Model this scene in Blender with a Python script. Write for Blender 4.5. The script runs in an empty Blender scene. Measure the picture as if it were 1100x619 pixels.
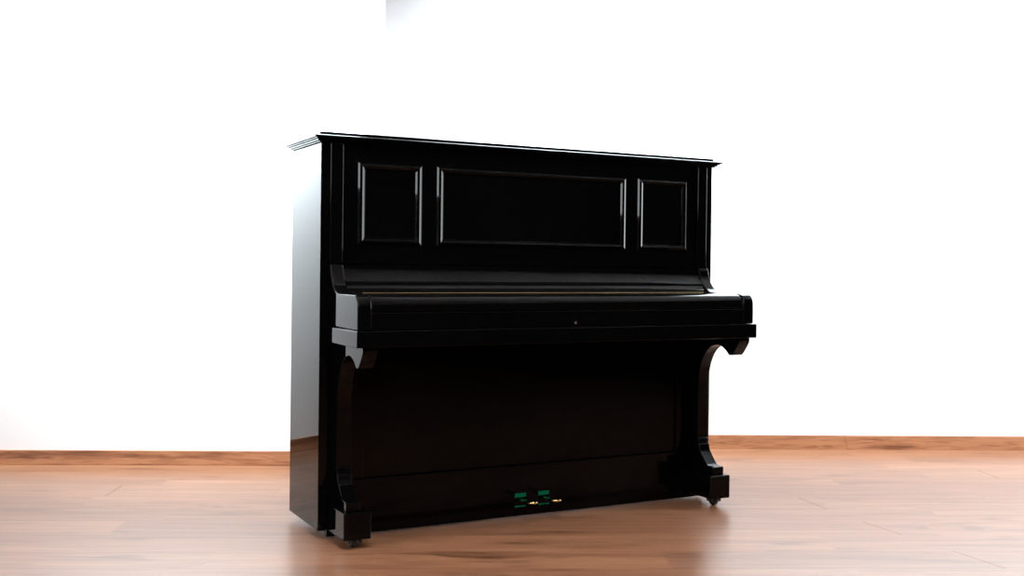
import bpy, bmesh, math
from mathutils import Vector, Matrix

S = bpy.context.scene
C = S.collection
R = math.radians

# ------------------------------------------------------------------ helpers
def link(name, bm, m, parent=None, bevel=0.0, seg=3, smooth=True, ang=40):
    bmesh.ops.recalc_face_normals(bm, faces=bm.faces[:])
    me = bpy.data.meshes.new(name)
    bm.to_mesh(me); bm.free()
    o = bpy.data.objects.new(name, me)
    C.objects.link(o)
    for x in (m if isinstance(m, (list, tuple)) else [m]):
        me.materials.append(x)
    if smooth:
        me.polygons.foreach_set('use_smooth', [True] * len(me.polygons))
        me.set_sharp_from_angle(angle=R(ang))
    if bevel:
        b = o.modifiers.new('bevel', 'BEVEL')
        b.width = bevel; b.segments = seg; b.limit_method = 'ANGLE'; b.angle_limit = R(35)
        b.harden_normals = True
    if parent:
        o.parent = parent
    return o

def box(bm, x0, x1, y0, y1, z0, z1, mi=0):
    v = [bm.verts.new(p) for p in ((x0,y0,z0),(x1,y0,z0),(x1,y1,z0),(x0,y1,z0),
                                   (x0,y0,z1),(x1,y0,z1),(x1,y1,z1),(x0,y1,z1))]
    for f in ((0,1,2,3),(4,5,6,7),(0,1,5,4),(1,2,6,5),(2,3,7,6),(3,0,4,7)):
        bm.faces.new([v[i] for i in f]).material_index = mi

def prism(bm, prof, u0, u1):
    """profile in (forward, height), extruded along the piano's width"""
    a = [bm.verts.new(P(u0, v, w)) for v, w in prof]
    b = [bm.verts.new(P(u1, v, w)) for v, w in prof]
    n = len(prof)
    bm.faces.new(a); bm.faces.new(b[::-1])
    for i in range(n):
        j = (i + 1) % n
        bm.faces.new((a[i], a[j], b[j], b[i]))

def lathe(bm, prof, M, n=24):
    """profile (radius, height) spun about the local z axis of M"""
    rings = []
    for r, h in prof:
        rings.append([bm.verts.new(M @ Vector((r*math.cos(2*math.pi*k/n), r*math.sin(2*math.pi*k/n), h))) for k in range(n)])
    for a, b in zip(rings, rings[1:]):
        for k in range(n):
            bm.faces.new((a[k], a[(k+1) % n], b[(k+1) % n], b[k]))
    bm.faces.new(rings[0]); bm.faces.new(rings[-1][::-1])

def structure(o):
    o['kind'] = 'structure'
    return o

# ------------------------------------------------------------------ materials
def mat(name):
    m = bpy.data.materials.new(name); m.use_nodes = True
    nt = m.node_tree
    return m, nt, nt.nodes['Principled BSDF'], nt.nodes.new, nt.links.new

def simple(name, col, rough, metal=0.0, spec=0.5, bump=None):
    m, nt, b, N, L = mat(name)
    b.inputs['Base Color'].default_value = (*col, 1)
    b.inputs['Roughness'].default_value = rough
    b.inputs['Metallic'].default_value = metal
    b.inputs['Specular IOR Level'].default_value = spec
    tc = N('ShaderNodeTexCoord'); nz = N('ShaderNodeTexNoise')
    nz.inputs['Scale'].default_value = bump[0] if bump else 40
    nz.inputs['Detail'].default_value = 4
    L(tc.outputs['Object'], nz.inputs['Vector'])
    if bump:
        bp = N('ShaderNodeBump'); bp.inputs['Strength'].default_value = bump[1]; bp.inputs['Distance'].default_value = 0.002
        L(nz.outputs['Fac'], bp.inputs['Height']); L(bp.outputs['Normal'], b.inputs['Normal'])
    else:
        mr = N('ShaderNodeMapRange')
        mr.inputs['To Min'].default_value = rough * 0.9; mr.inputs['To Max'].default_value = rough * 1.1
        L(nz.outputs['Fac'], mr.inputs['Value']); L(mr.outputs['Result'], b.inputs['Roughness'])
    return m

LACQ = simple('black_lacquer', (0.0016, 0.0016, 0.0017), 0.03, spec=0.14)
BRASS = simple('brass', (0.83, 0.62, 0.28), 0.16, 1.0)
STEEL = simple('nickel', (0.7, 0.69, 0.66), 0.2, 1.0)
FELT = simple('green_felt', (0.0, 0.12, 0.055), 0.95, spec=0.1, bump=(900, 0.6))
IRON = simple('black_iron', (0.008, 0.008, 0.008), 0.35)
DARKWOOD = simple('stained_back', (0.02, 0.013, 0.009), 0.5)
WALL = simple('white_paint', (0.86, 0.86, 0.87), 0.9, spec=0.2, bump=(160, 0.04))
CEIL = simple('ceiling_paint', (0.6, 0.6, 0.61), 0.9, spec=0.2, bump=(120, 0.04))
FRAME = simple('window_paint', (0.7, 0.7, 0.7), 0.4)

def math_node(nt, op, a, b=None, c=None):
    n = nt.nodes.new('ShaderNodeMath'); n.operation = op
    for i, v in enumerate((a, b, c)):
        if v is None: continue
        if isinstance(v, (int, float)): n.inputs[i].default_value = v
        else: nt.links.new(v, n.inputs[i])
    return n.outputs[0]

def ramp(nt, fac, stops):
    n = nt.nodes.new('ShaderNodeValToRGB')
    e = n.color_ramp.elements
    while len(e) < len(stops): e.new(0.5)
    for x, (p, c) in zip(e, stops):
        x.position = p; x.color = (*c, 1)
    nt.links.new(fac, n.inputs['Fac'])
    return n.outputs['Color']

def mix(nt, typ, fac, a, b):
    n = nt.nodes.new('ShaderNodeMix'); n.data_type = 'RGBA'; n.blend_type = typ
    for s, v in ((n.inputs['Factor'], fac), (n.inputs[6], a), (n.inputs[7], b)):
        if isinstance(v, (int, float)): s.default_value = v
        elif isinstance(v, tuple): s.default_value = (*v, 1)
        else: nt.links.new(v, s)
    return n.outputs[2]

ROW = 0.193; ROW0 = 3.12            # plank width and one plank edge on the floor
JOINTS = [((1.305,4.09),(1.35,3.90)), ((1.411,3.70),(1.475,3.523)), ((1.556,3.318),(1.626,3.12)),
          ((0.44,3.50),(0.452,3.33)), ((-0.265,3.31),(-0.262,3.125)), ((0.03,3.31),(0.036,3.125)),
          ((-1.35,4.28),(-1.35,4.09)), ((2.3,4.67),(2.3,4.48)), ((0.86,3.70),(0.89,3.52))]

def wood_floor():
    m, nt, b, N, L = mat('oak_laminate')
    tc = N('ShaderNodeTexCoord'); sp = N('ShaderNodeSeparateXYZ')
    L(tc.outputs['Object'], sp.inputs[0])
    X, Y = sp.outputs['X'], sp.outputs['Y']
    row = math_node(nt, 'DIVIDE', math_node(nt, 'SUBTRACT', Y, ROW0), ROW)
    idx = math_node(nt, 'FLOOR', row)
    fr = math_node(nt, 'FRACT', row)
    # each plank of a row gets its own tone and its own piece of grain
    wn = N('ShaderNodeTexWhiteNoise'); wn.noise_dimensions = '1D'
    L(idx, wn.inputs['W'])
    px = math_node(nt, 'FLOOR', math_node(nt, 'DIVIDE', math_node(nt, 'ADD', X, math_node(nt, 'MULTIPLY', wn.outputs['Value'], 1.3)), 1.38))
    w2 = N('ShaderNodeTexWhiteNoise'); w2.noise_dimensions = '2D'
    cv = N('ShaderNodeCombineXYZ'); L(idx, cv.inputs[0]); L(px, cv.inputs[1]); L(cv.outputs[0], w2.inputs['Vector'])
    tone = w2.outputs['Value']
    gv = N('ShaderNodeCombineXYZ')
    L(math_node(nt, 'MULTIPLY', X, 1.1), gv.inputs[0]); L(math_node(nt, 'MULTIPLY', Y, 22), gv.inputs[1])
    L(math_node(nt, 'MULTIPLY', tone, 37), gv.inputs[2])
    g1 = N('ShaderNodeTexNoise'); g1.inputs['Scale'].default_value = 1.0; g1.inputs['Detail'].default_value = 7
    g1.inputs['Roughness'].default_value = 0.62; g1.inputs['Distortion'].default_value = 0.7
    L(gv.outputs[0], g1.inputs['Vector'])
    col = ramp(nt, g1.outputs['Fac'], [(0.25, (0.15, 0.065, 0.034)), (0.45, (0.245, 0.112, 0.059)), (0.62, (0.305, 0.148, 0.081)), (0.78, (0.36, 0.195, 0.115))])
    # fine pores
    fv = N('ShaderNodeCombineXYZ')
    L(math_node(nt, 'MULTIPLY', X, 3.5), fv.inputs[0]); L(math_node(nt, 'MULTIPLY', Y, 75), fv.inputs[1]); L(math_node(nt, 'MULTIPLY', tone, 11), fv.inputs[2])
    g2 = N('ShaderNodeTexNoise'); g2.inputs['Scale'].default_value = 1.0; g2.inputs['Detail'].default_value = 5; g2.inputs['Roughness'].default_value = 0.65
    L(fv.outputs[0], g2.inputs['Vector'])
    col = mix(nt, 'MULTIPLY', 0.65, col, ramp(nt, g2.outputs['Fac'], [(0.32, (0.58, 0.52, 0.48)), (0.52, (1, 1, 1)), (0.68, (1.12, 1.1, 1.08))]))
    # darker heartwood streaks and knots
    kv = N('ShaderNodeCombineXYZ')
    L(math_node(nt, 'MULTIPLY', X, 2.2), kv.inputs[0]); L(math_node(nt, 'MULTIPLY', Y, 14), kv.inputs[1]); L(math_node(nt, 'MULTIPLY', tone, 71), kv.inputs[2])
    k = N('ShaderNodeTexNoise'); k.inputs['Scale'].default_value = 1.0; k.inputs['Detail'].default_value = 4; k.inputs['Distortion'].default_value = 1.2
    L(kv.outputs[0], k.inputs['Vector'])
    col = mix(nt, 'MULTIPLY', 0.75, col, ramp(nt, k.outputs['Fac'], [(0.27, (0.24, 0.19, 0.17)), (0.40, (1, 1, 1))]))
    col = mix(nt, 'MULTIPLY', 0.8, col, ramp(nt, tone, [(0.0, (0.80, 0.77, 0.77)), (1.0, (1.08, 1.06, 1.03))]))
    for kx, ky, kr in ((0.175, 3.41, 0.03), (0.085, 3.235, 0.024), (0.32, 3.56, 0.025), (0.62, 3.12, 0.016), (-1.05, 3.46, 0.013), (-1.62, 4.18, 0.02), (1.9, 3.75, 0.014)):
        ex = math_node(nt, 'MULTIPLY', math_node(nt, 'SUBTRACT', X, kx), 0.16/kr)
        ey = math_node(nt, 'MULTIPLY', math_node(nt, 'ADD', math_node(nt, 'SUBTRACT', Y, ky), math_node(nt, 'MULTIPLY', math_node(nt, 'SUBTRACT', k.outputs['Fac'], 0.5), 0.05)), 1.0/kr)
        dd = math_node(nt, 'SQRT', math_node(nt, 'ADD', math_node(nt, 'MULTIPLY', ex, ex), math_node(nt, 'MULTIPLY', ey, ey)))
        col = mix(nt, 'MULTIPLY', 0.85, col, ramp(nt, dd, [(0.05, (0.22, 0.17, 0.15)), (0.45, (0.72, 0.66, 0.62)), (1.0, (1, 1, 1))]))
    # long seams between the rows and the end joints
    seam = math_node(nt, 'LESS_THAN', math_node(nt, 'MINIMUM', fr, math_node(nt, 'SUBTRACT', 1.0, fr)), 0.006)
    j = None; jl = None      # open joints, and tight ones whose pale edges show
    for n, ((ax, ay), (bx, by)) in enumerate(JOINTS):
        dx, dy = bx - ax, by - ay; ln = math.hypot(dx, dy)
        rx = math_node(nt, 'SUBTRACT', X, ax); ry = math_node(nt, 'SUBTRACT', Y, ay)
        t = math_node(nt, 'ADD', math_node(nt, 'MULTIPLY', rx, dx/ln), math_node(nt, 'MULTIPLY', ry, dy/ln))
        d = math_node(nt, 'ABSOLUTE', math_node(nt, 'ADD', math_node(nt, 'MULTIPLY', rx, -dy/ln), math_node(nt, 'MULTIPLY', ry, dx/ln)))
        hit = math_node(nt, 'MULTIPLY', math_node(nt, 'LESS_THAN', d, 0.0011),
                        math_node(nt, 'LESS_THAN', math_node(nt, 'ABSOLUTE', math_node(nt, 'SUBTRACT', t, ln/2)), ln/2))
        if n in (3, 4, 5, 8): jl = hit if jl is None else math_node(nt, 'MAXIMUM', jl, hit)
        else: j = hit if j is None else math_node(nt, 'MAXIMUM', j, hit)
    col = mix(nt, 'MULTIPLY', math_node(nt, 'MULTIPLY', seam, 0.4), col, (0.45, 0.36, 0.30))
    col = mix(nt, 'MULTIPLY', math_node(nt, 'MULTIPLY', j, 0.8), col, (0.75, 0.68, 0.62))
    col = mix(nt, 'MULTIPLY', math_node(nt, 'MULTIPLY', jl, 0.7), col, (1.35, 1.3, 1.25))
    # no polish down in the joints
    L(math_node(nt, 'MULTIPLY_ADD', j, -0.5, 0.5), b.inputs['Specular IOR Level'])
    L(col, b.inputs['Base Color'])
    L(ramp_val(nt, g2.outputs['Fac'], 0.280, 0.300), b.inputs['Roughness'])
    b.inputs['IOR'].default_value = 1.8
    groove = math_node(nt, 'SUBTRACT', math_node(nt, 'MULTIPLY', g2.outputs['Fac'], 0.05), j)
    bp = N('ShaderNodeBump'); bp.inputs['Strength'].default_value = 0.12; bp.inputs['Distance'].default_value = 0.001
    L(groove, bp.inputs['Height']); L(bp.outputs['Normal'], b.inputs['Normal'])
    return m

def ramp_val(nt, v, a, b):
    n = nt.nodes.new('ShaderNodeMapRange')
    n.inputs['To Min'].default_value = a; n.inputs['To Max'].default_value = b
    nt.links.new(v, n.inputs['Value'])
    return n.outputs['Result']

def wood_board():
    m, nt, b, N, L = mat('baseboard_oak')
    tc = N('ShaderNodeTexCoord'); mp = N('ShaderNodeMapping')
    mp.inputs['Scale'].default_value = (5.0, 30, 48)
    L(tc.outputs['Object'], mp.inputs['Vector'])
    g = N('ShaderNodeTexNoise'); g.inputs['Scale'].default_value = 1; g.inputs['Detail'].default_value = 6; g.inputs['Distortion'].default_value = 1.6
    L(mp.outputs[0], g.inputs['Vector'])
    wv = N('ShaderNodeTexWave'); wv.wave_type = 'RINGS'; wv.inputs['Scale'].default_value = 0.7
    wv.inputs['Distortion'].default_value = 5; wv.inputs['Detail'].default_value = 3
    L(mp.outputs[0], wv.inputs['Vector'])
    f = math_node(nt, 'ADD', math_node(nt, 'MULTIPLY', g.outputs['Fac'], 0.72), math_node(nt, 'MULTIPLY', wv.outputs['Fac'], 0.28))
    col = ramp(nt, f, [(0.3, (0.16, 0.058, 0.027)), (0.48, (0.31, 0.128, 0.060)), (0.66, (0.43, 0.20, 0.10))])
    L(col, b.inputs['Base Color'])
    b.inputs['Roughness'].default_value = 0.45
    return m

FLOOR = wood_floor()
BOARD = wood_board()

# ------------------------------------------------------------------ the room
XL, XR = -3.4, 4.2            # side limits
Y0, YL, YR = -3.6, 4.72, 5.195  # open end, left wall, recessed right wall
XJ = -0.40                     # where the wall steps back
ZC = 2.95

bm = bmesh.new(); box(bm, XL-0.2, XR+0.2, Y0, YR+0.2, -0.12, 0.0)
structure(link('floor', bm, FLOOR, smooth=False))
bm = bmesh.new(); box(bm, XL-0.2, XR+0.2, Y0, YR+0.2, ZC, ZC+0.12)
structure(link('ceiling', bm, CEIL, smooth=False))

bm = bmesh.new()               # protruding left half of the back wall, softly rounded outer corner
r = 0.03
pts = [(XL, YL), (XJ - r, YL)] + [(XJ - r + r*math.sin(a), YL + r - r*math.cos(a)) for a in [R(15*k) for k in range(1, 7)]] + [(XJ, YR), (XL, YR)]
lo = [bm.verts.new((x, y, 0)) for x, y in pts]; hi = [bm.verts.new((x, y, ZC)) for x, y in pts]
bm.faces.new(lo); bm.faces.new(hi)
for i in range(len(pts)):
    k = (i+1) % len(pts); bm.faces.new((lo[i], lo[k], hi[k], hi[i]))
structure(link('wall_left', bm, WALL))
bm = bmesh.new()               # recessed right half, two board sheets with a hairline seam
box(bm, XL, 0.91, YR, YR+0.15, 0, ZC); box(bm, 0.9115, XR, YR, YR+0.15, 0, ZC)
box(bm, XL, XR, YR+0.003, YR+0.15, 0, ZC)
structure(link('wall_right', bm, WALL, smooth=False))

# side walls with a window each, outside the frame
WIN1 = (-2.20, 1.25, 1.38, 2.35)
WIN2 = (3.28, 5.02, 0.95, 2.08)
def side_wall(name, wname, x0, x1, ya, win):
    a, b, c, d = win
    bm = bmesh.new()
    box(bm, x0, x1, ya, a, 0, ZC); box(bm, x0, x1, b, YR, 0, ZC)
    box(bm, x0, x1, a, b, 0, c); box(bm, x0, x1, a, b, d, ZC)
    structure(link(name, bm, WALL, smooth=False))
    bm = bmesh.new(); t = 0.045; xm = (x0+x1)/2
    for r in ((a, a+t, c, d), (b-t, b, c, d), (a+t, b-t, c, c+t), (a+t, b-t, d-t, d)):
        box(bm, xm-0.03, xm+0.03, *r)
    structure(link(wname, bm, FRAME, smooth=False))
side_wall('wall_side', 'window_1', XL-0.2, XL, Y0, WIN1)
side_wall('wall_end', 'window_2', XR, XR+0.2, 3.1, WIN2)

# baseboards
BH, BT = 0.064, 0.012
bm = bmesh.new(); box(bm, XL, XJ+BT, YL-BT, YL, 0, BH); box(bm, XJ, XJ+BT, YL, YR-BT, 0, BH)
structure(link('baseboard_left', bm, BOARD, bevel=0.002))
def rail(bm, xa, xb, la, lb):   # ends cut on the slant
    y0, y1 = YR-BT, YR
    v = [bm.verts.new(p) for p in ((xa,y0,0),(xb,y0,0),(xb,y1,0),(xa,y1,0),(xa+la,y0,BH+.005),(xb+lb,y0,BH+.005),(xb+lb,y1,BH+.005),(xa+la,y1,BH+.005))]
    for f in ((0,1,2,3),(4,5,6,7),(0,1,5,4),(1,2,6,5),(2,3,7,6),(3,0,4,7)): bm.faces.new([v[i] for i in f])
bm = bmesh.new(); rail(bm, XJ+BT, 1.895, 0, -0.018); rail(bm, 1.8965, XR, -0.018, 0)
structure(link('baseboard_right', bm, BOARD))

# ------------------------------------------------------------------ the piano
W, D = 1.568, 0.325
TH = 25.2
PX, PY = -0.465, 3.443         # its front left bottom corner on the floor
piano = bpy.data.objects.new('upright_piano', None); C.objects.link(piano)
piano.location = (PX + W/2*math.cos(R(TH)), PY + W/2*math.sin(R(TH)), 0)
piano.rotation_euler = (0, 0, R(TH))
piano['label'] = 'black glossy upright piano with its lid closed, standing on wood floor before white wall'
piano['category'] = 'piano'
piano.empty_display_size = 0.2

def P(u, v, w):                # width from the left end, forward of the case front, height
    return (u - W/2, -v, w)
def ubox(bm, u0, u1, v0, v1, w0, w1):
    box(bm, u0 - W/2, u1 - W/2, -v1, -v0, w0, w1)
def part(name, bm, m=LACQ, bevel=0.002, parent=None, seg=3, ang=40):
    return link(name, bm, m, parent or piano, bevel, seg, True, ang)
def mirror(f):                 # call f for the left end and the right end
    for s in (0, 1):
        f(s, (lambda a, b: (a, b)) if s == 0 else (lambda a, b: (W-b, W-a)))

# case
def side(s, U):
    bm = bmesh.new(); ubox(bm, *U(0, 0.029), -D, 0.0, 0.028, 1.279); part('side_panel', bm, bevel=0.0025)
mirror(side)
bm = bmesh.new(); ubox(bm, 0.029, W-0.029, -D, -D+0.02, 0.05, 1.279); part('back_panel', bm, DARKWOOD)
bm = bmesh.new(); ubox(bm, 0.029, W-0.029, -D+0.02, 0.0, 0.034, 0.06); part('bottom_board', bm)
bm = bmesh.new(); ubox(bm, 0.073, W-0.073, -0.028, -0.003, 0.889, 1.279); upper = part('upper_panel', bm, bevel=0.0015)
def stile(s, U):
    bm = bmesh.new(); ubox(bm, *U(0.0295, 0.073), -0.04, 0.008, 0.8885, 1.2785); part('stile', bm, bevel=0.0035)
mirror(stile)

# raised mouldings round the three panels of the upper front
MP = [(0.0, 0.0), (0.0050, 0.0054), (0.0115, 0.0080), (0.0130, 0.0080), (0.0195, 0.0054), (0.0245, 0.0)]
def moulding(u0, u1, w0, w1, base):
    bm = bmesh.new(); rings = []
    for d, h in MP:
        rings.append([bm.verts.new(P(u, base + h, w)) for u, w in ((u0+d, w0+d), (u1-d, w0+d), (u1-d, w1-d), (u0+d, w1-d))])
    rings.append([bm.verts.new(P(u, base - 0.002, w)) for u, w in ((u0+d, w0+d), (u1-d, w0+d), (u1-d, w1-d), (u0+d, w1-d))])
    rings.append([bm.verts.new(P(u, base - 0.002, w)) for u, w in ((u0, w0), (u1, w0), (u1, w1), (u0, w1))])
    n = len(rings)
    for i in range(n):
        a, b = rings[i], rings[(i+1) % n]
        for k in range(4):
            bm.faces.new((a[k], a[(k+1) % 4], b[(k+1) % 4], b[k]))
    part('panel_moulding', bm, bevel=0.0005, seg=2, ang=15, parent=upper)
for u0, u1 in ((0.125, 0.351), (0.405, 1.170), (1.222, 1.449)):
    moulding(u0, u1, 0.952, 1.222, -0.003)

# lid in two leaves, each with its moulded edge
def leaf(name, v0, v1, front):
    bm = bmesh.new()
    f = lambda o: (v1 + o) if front else v1
    bk = lambda o: v0 if front else v0 - o*0.3
    for o, wa, wb in ((0.008, 1.279, 1.283), (0.015, 1.2832, 1.2885), (0.022, 1.2887, 1.2925), (0.028, 1.2927, 1.2985)):
        ubox(bm, -o, W+o, bk(o), f(o), wa, wb)
    lo = [(-0.0275, bk(.0275)), (W+0.0275, bk(.0275)), (W+0.0275, f(0.0275)), (-0.0275, f(0.0275))]
    hi = [(-0.004, bk(0.0)), (W+0.007, bk(0.0)), (W+0.007, f(0.0)), (-0.004, f(0.0))]
    a = [bm.verts.new(P(u, v, 1.2985)) for u, v in lo]; b = [bm.verts.new(P(u, v, 1.3078)) for u, v in hi]
    bm.faces.new(a); bm.faces.new(b)
    for i in range(4):
        bm.faces.new((a[i], a[(i+1) % 4], b[(i+1) % 4], b[i]))
    ubox(bm, -0.0035, W+0.0065, bk(0.0), v1 - 0.0005 if front else v1, 1.3079, 1.3132)
    part(name, bm, bevel=0.0010, ang=10)
leaf('lid', -D, -0.1417, False)
leaf('lid_flap', -0.14, 0.0, True)

# arms: scroll in front of the case, flat top, rounded front block
arm = [(-0.03, 0.888), (0.0155, 0.888), (0.019, 0.882), (0.022, 0.872), (0.026, 0.858), (0.032, 0.844), (0.040, 0.831),
       (0.051, 0.819), (0.064, 0.809), (0.079, 0.801), (0.094, 0.797), (0.110, 0.7965), (0.245, 0.7965),
       (0.258, 0.795), (0.268, 0.791), (0.276, 0.784), (0.281, 0.775), (0.2835, 0.764), (0.284, 0.75), (0.284, 0.689), (-0.03, 0.689)]
def arm_part(s, U):
    bm = bmesh.new(); prism(bm, arm, *U(0.0275, 0.0725)); part('arm', bm, bevel=0.005, seg=4, ang=30)
mirror(arm_part)
# hollow fall behind the closed key lid
fall = [(-0.02, 0.888)] + [(0.0875 - 0.075*math.cos(R(a)), 0.8865 - 0.074*math.sin(R(a))) for a in range(0, 53, 2)] + \
       [(0.0425, 0.821), (0.049, 0.812), (0.060, 0.804), (0.075, 0.799), (0.0905, 0.797), (0.0905, 0.77), (-0.02, 0.77)]
bm = bmesh.new(); prism(bm, fall, 0.0735, W-0.0735); fb = part('fallboard', bm, bevel=0, ang=24)
bm = bmesh.new(); ubox(bm, 0.11, W-0.11, 0.0915, 0.0975, 0.78, 0.7985); part('hinge', bm, BRASS, bevel=0.001, parent=fb)
lidp = [(0.0985, 0.7955), (0.240, 0.7955), (0.252, 0.794), (0.262, 0.7905), (0.270, 0.785), (0.276, 0.777), (0.2795, 0.767), (0.281, 0.755), (0.281, 0.7465), (0.0985, 0.7465)]
bm = bmesh.new(); prism(bm, lidp, 0.0745, W-0.0745); part('key_lid', bm, bevel=0.003, ang=30)
bm = bmesh.new(); ubox(bm, 0.0735, W-0.0735, 0.07, 0.281, 0.689, 0.7435); slip = part('key_slip', bm, bevel=0.003)
bm = bmesh.new()
lathe(bm, [(0.0001, 0), (0.0055, 0), (0.0055, 0.0016), (0.0025, 0.002), (0.0022, 0.0005), (0.0001, 0.0005)], Matrix.Translation(P(0.786, 0.281, 0.7045)) @ Matrix.Rotation(R(90), 4, 'X'), 20)
lk = part('keyhole', bm, STEEL, bevel=0, parent=slip)
bm = bmesh.new(); ubox(bm, 0.0215, W-0.0215, -0.0, 0.296, 0.638, 0.6885); part('keybed', bm, bevel=0.0025)

# bracket, leg and scrolled foot in one sawn outline
legp = [(0.0, 0.6375), (0.283, 0.6375), (0.2845, 0.628), (0.281, 0.617), (0.272, 0.604), (0.263, 0.593), (0.254, 0.582), (0.244, 0.5725), (0.226, 0.5715),
        (0.217, 0.580), (0.206, 0.589), (0.193, 0.5965), (0.178, 0.602), (0.163, 0.6045), (0.148, 0.604), (0.132, 0.600), (0.116, 0.592), (0.101, 0.581),
        (0.087, 0.566), (0.075, 0.547), (0.065, 0.525), (0.057, 0.498), (0.052, 0.468), (0.050, 0.44), (0.050, 0.2425), (0.0555, 0.2405), (0.057, 0.2365), (0.0555, 0.2325),
        (0.051, 0.231), (0.0555, 0.2285), (0.056, 0.2255), (0.052, 0.223), (0.056, 0.2195), (0.060, 0.213), (0.0615, 0.206), (0.066, 0.195),
        (0.0745, 0.184), (0.085, 0.1725), (0.096, 0.160), (0.106, 0.150), (0.115, 0.146), (0.143, 0.1455), (0.1465, 0.142), (0.1465, 0.117), (0.0, 0.117)]
def leg(s, U):
    bm = bmesh.new(); prism(bm, legp, *U(0.0445, 0.092)); part('leg', bm, bevel=0.0018, ang=30)
    bm = bmesh.new(); ubox(bm, *U(0.0305, 0.120), 0.0, 0.168, 0.031, 0.1165); part('toe_block', bm, bevel=0.0035)
    for v, uc in ((0.130, 0.076),):
        a = U(uc, uc)[0]
        bm = bmesh.new()
        lathe(bm, [(0.0001, -0.012), (0.015, -0.012), (0.0185, -0.008), (0.0195, 0.0), (0.0185, 0.008), (0.015, 0.012), (0.0001, 0.012)],
              Matrix.Translation(P(a, v, 0.0195)) @ Matrix.Rotation(R(90), 4, 'Y'), 28)
        c = part('caster', bm, IRON, bevel=0)
        if v > 0:
            bm = bmesh.new()
            ubox(bm, a-0.022, a-0.014, v-0.016, v+0.016, 0.016, 0.0315); ubox(bm, a+0.014, a+0.022, v-0.016, v+0.016, 0.016, 0.0315)
            part('caster_fork', bm, IRON, bevel=0.001, parent=c)
mirror(leg)

# lower front: knee panel between two uprights, plinth rail with the pedal openings
bm = bmesh.new(); ubox(bm, 0.15, W-0.15, -0.03, -0.014, 0.186, 0.638); part('lower_panel', bm)
def upright(s, U):
    bm = bmesh.new(); ubox(bm, *U(0.0295, 0.152), -0.028, -0.004, 0.186, 0.6375); part('corner_post', bm)
mirror(upright)
SL = [(0.716, 0.761), (0.810, 0.855)]        # the two felt-lined openings
bm = bmesh.new()
r0, r1 = 0.0295, W-0.0295
B, F_ = -0.03, 0.0
for a, b in ((r0, SL[0][0]), (SL[0][1], SL[1][0]), (SL[1][1], r1)):
    ubox(bm, a, b, B, F_, 0.007, 0.184)
for a, b in SL:
    ubox(bm, a, b, B, F_, 0.0865, 0.184); ubox(bm, a, b, B, F_, 0.007, 0.037)
plinth = part('plinth_rail', bm, bevel=0)
bm = bmesh.new(); ubox(bm, 0.6, W-0.6, -0.20, -0.19, 0.036, 0.15); part('pedal_box_back', bm, IRON, parent=plinth)
for a, b in SL:
    bm = bmesh.new()
    ubox(bm, a+0.0005, b-0.0005, -0.026, 0.001, 0.0715, 0.0862); part('felt', bm, FELT, bevel=0.001, parent=plinth)
    bm = bmesh.new()
    ubox(bm, a+0.0005, b-0.0005, -0.026, 0.001, 0.0372, 0.0425); part('felt', bm, FELT, bevel=0.001, parent=plinth)

def pedal(uc):
    # flat brass tongue: narrow shank leaving the slot, widening to a rounded toe
    bm = bmesh.new()
    n = 22; rows = []
    for i in range(n + 1):
        t = i / n
        v = -0.06 + 0.170 * t
        hw = 0.0095 + 0.0125 * max(0, (t - 0.40) / 0.6) ** 0.7
        if t > 0.86:
            q = (t - 0.86) / 0.14; hw *= math.sqrt(max(0.0, 1 - q*q*0.97))
        zc = 0.063 + 0.010 * max(0.0, (t - 0.35) / 0.65)
        th = 0.0048 - 0.001 * t
        ring = []
        for k in range(12):
            a = 2*math.pi*k/12
            ca, sa = math.cos(a), math.sin(a)
            ring.append(bm.verts.new(P(uc + hw * math.copysign(abs(ca)**0.6, ca), v, zc + th * math.copysign(abs(sa)**0.8, sa))))
        rows.append(ring)
    for a, b in zip(rows, rows[1:]):
        for k in range(12): bm.faces.new((a[k], a[(k+1) % 12], b[(k+1) % 12], b[k]))
    bm.faces.new(rows[0]); bm.faces.new(rows[-1][::-1])
    part('pedal', bm, BRASS, bevel=0, ang=60)
pedal(0.7385); pedal(0.8325)

# ------------------------------------------------------------------ light
def area(name, loc, aim, sx, sy, power, col=(1, 1, 1), spread=180):
    l = bpy.data.lights.new(name, 'AREA'); l.shape = 'RECTANGLE'; l.size = sx; l.size_y = sy; l.energy = power; l.color = col; l.spread = R(spread)
    o = bpy.data.objects.new(name, l); C.objects.link(o); o.location = loc
    o.rotation_euler = (Vector(aim) - Vector(loc)).to_track_quat('-Z', 'Y').to_euler()
    return o
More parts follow.
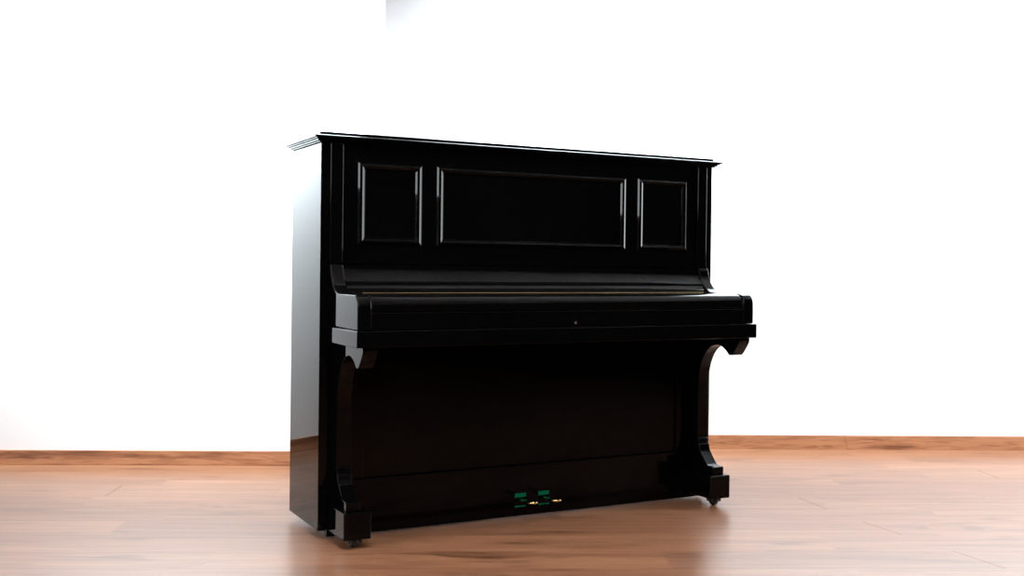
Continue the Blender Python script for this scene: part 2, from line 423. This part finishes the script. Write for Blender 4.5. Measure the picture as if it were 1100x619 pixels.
# lamp strips under the ceiling that wash the white walls
area('wall_washer_lamp', (-1.13, YL-0.45, 2.15), (-1.13, YL, 1.84), 1.0, 0.10, 256, (0.84, 0.955, 1.0), 131)
area('wall_washer_lamp', (2.06, YR-0.50, 2.20), (2.06, YR, 1.84), 3.5, 0.10, 245, (0.84, 0.95, 1.0), 136)
# soft ceiling lamp over the open floor in front of the piano
area('ceiling_lamp', (0.1, 2.2, ZC-0.03), (0.25, 2.5, 0), 1.5, 1.0, 48, (1.0, 0.97, 0.93), 95)
# daylight in the window openings of the two side walls
for xw, sg, (a, b, c, d), pw in ((XL, 1, WIN1, 250), (XR, -1, WIN2, 135)):
    area('window_daylight', (xw - sg*0.16, (a+b)/2, (c+d)/2), (0.4, (a+b)/2, (c+d)/2), b-a, d-c, pw, (0.93, 0.97, 1.0))

w = bpy.data.worlds.new('dim_hall'); S.world = w; w.use_nodes = True
w.node_tree.nodes['Background'].inputs['Color'].default_value = (0.004, 0.004, 0.005, 1)

# ------------------------------------------------------------------ camera
F, PITCH, ROLL, YAW, CY = 1146.4, -0.0095, 0.0119, R(2.5), 296.5
cd = bpy.data.cameras.new('camera'); cam = bpy.data.objects.new('camera', cd); C.objects.link(cam)
cd.sensor_fit = 'HORIZONTAL'; cd.sensor_width = 36; cd.lens = F / 1100 * 36
cd.shift_y = (CY - 309.5) / 1100
right = Vector((math.cos(YAW), -math.sin(YAW), 0)); fwd0 = Vector((math.sin(YAW), math.cos(YAW), 0)); up0 = Vector((0, 0, 1))
fwd = fwd0*math.cos(PITCH) + up0*math.sin(PITCH); up = up0*math.cos(PITCH) - fwd0*math.sin(PITCH)
rr = right*math.cos(ROLL) + up*math.sin(ROLL); uu = up*math.cos(ROLL) - right*math.sin(ROLL)
M = Matrix((rr, uu, -fwd)).transposed().to_4x4(); M.translation = (0, 0, 0.8894)
cam.matrix_world = M
S.camera = cam

S.view_settings.view_transform = 'Standard'; S.view_settings.look = 'None'
S.view_settings.gamma = 1; S.view_settings.exposure = -0.3; S.view_settings.use_curve_mapping = False
S.cycles.caustics_reflective = False; S.cycles.caustics_refractive = False
S.cycles.denoising_prefilter = 'ACCURATE'
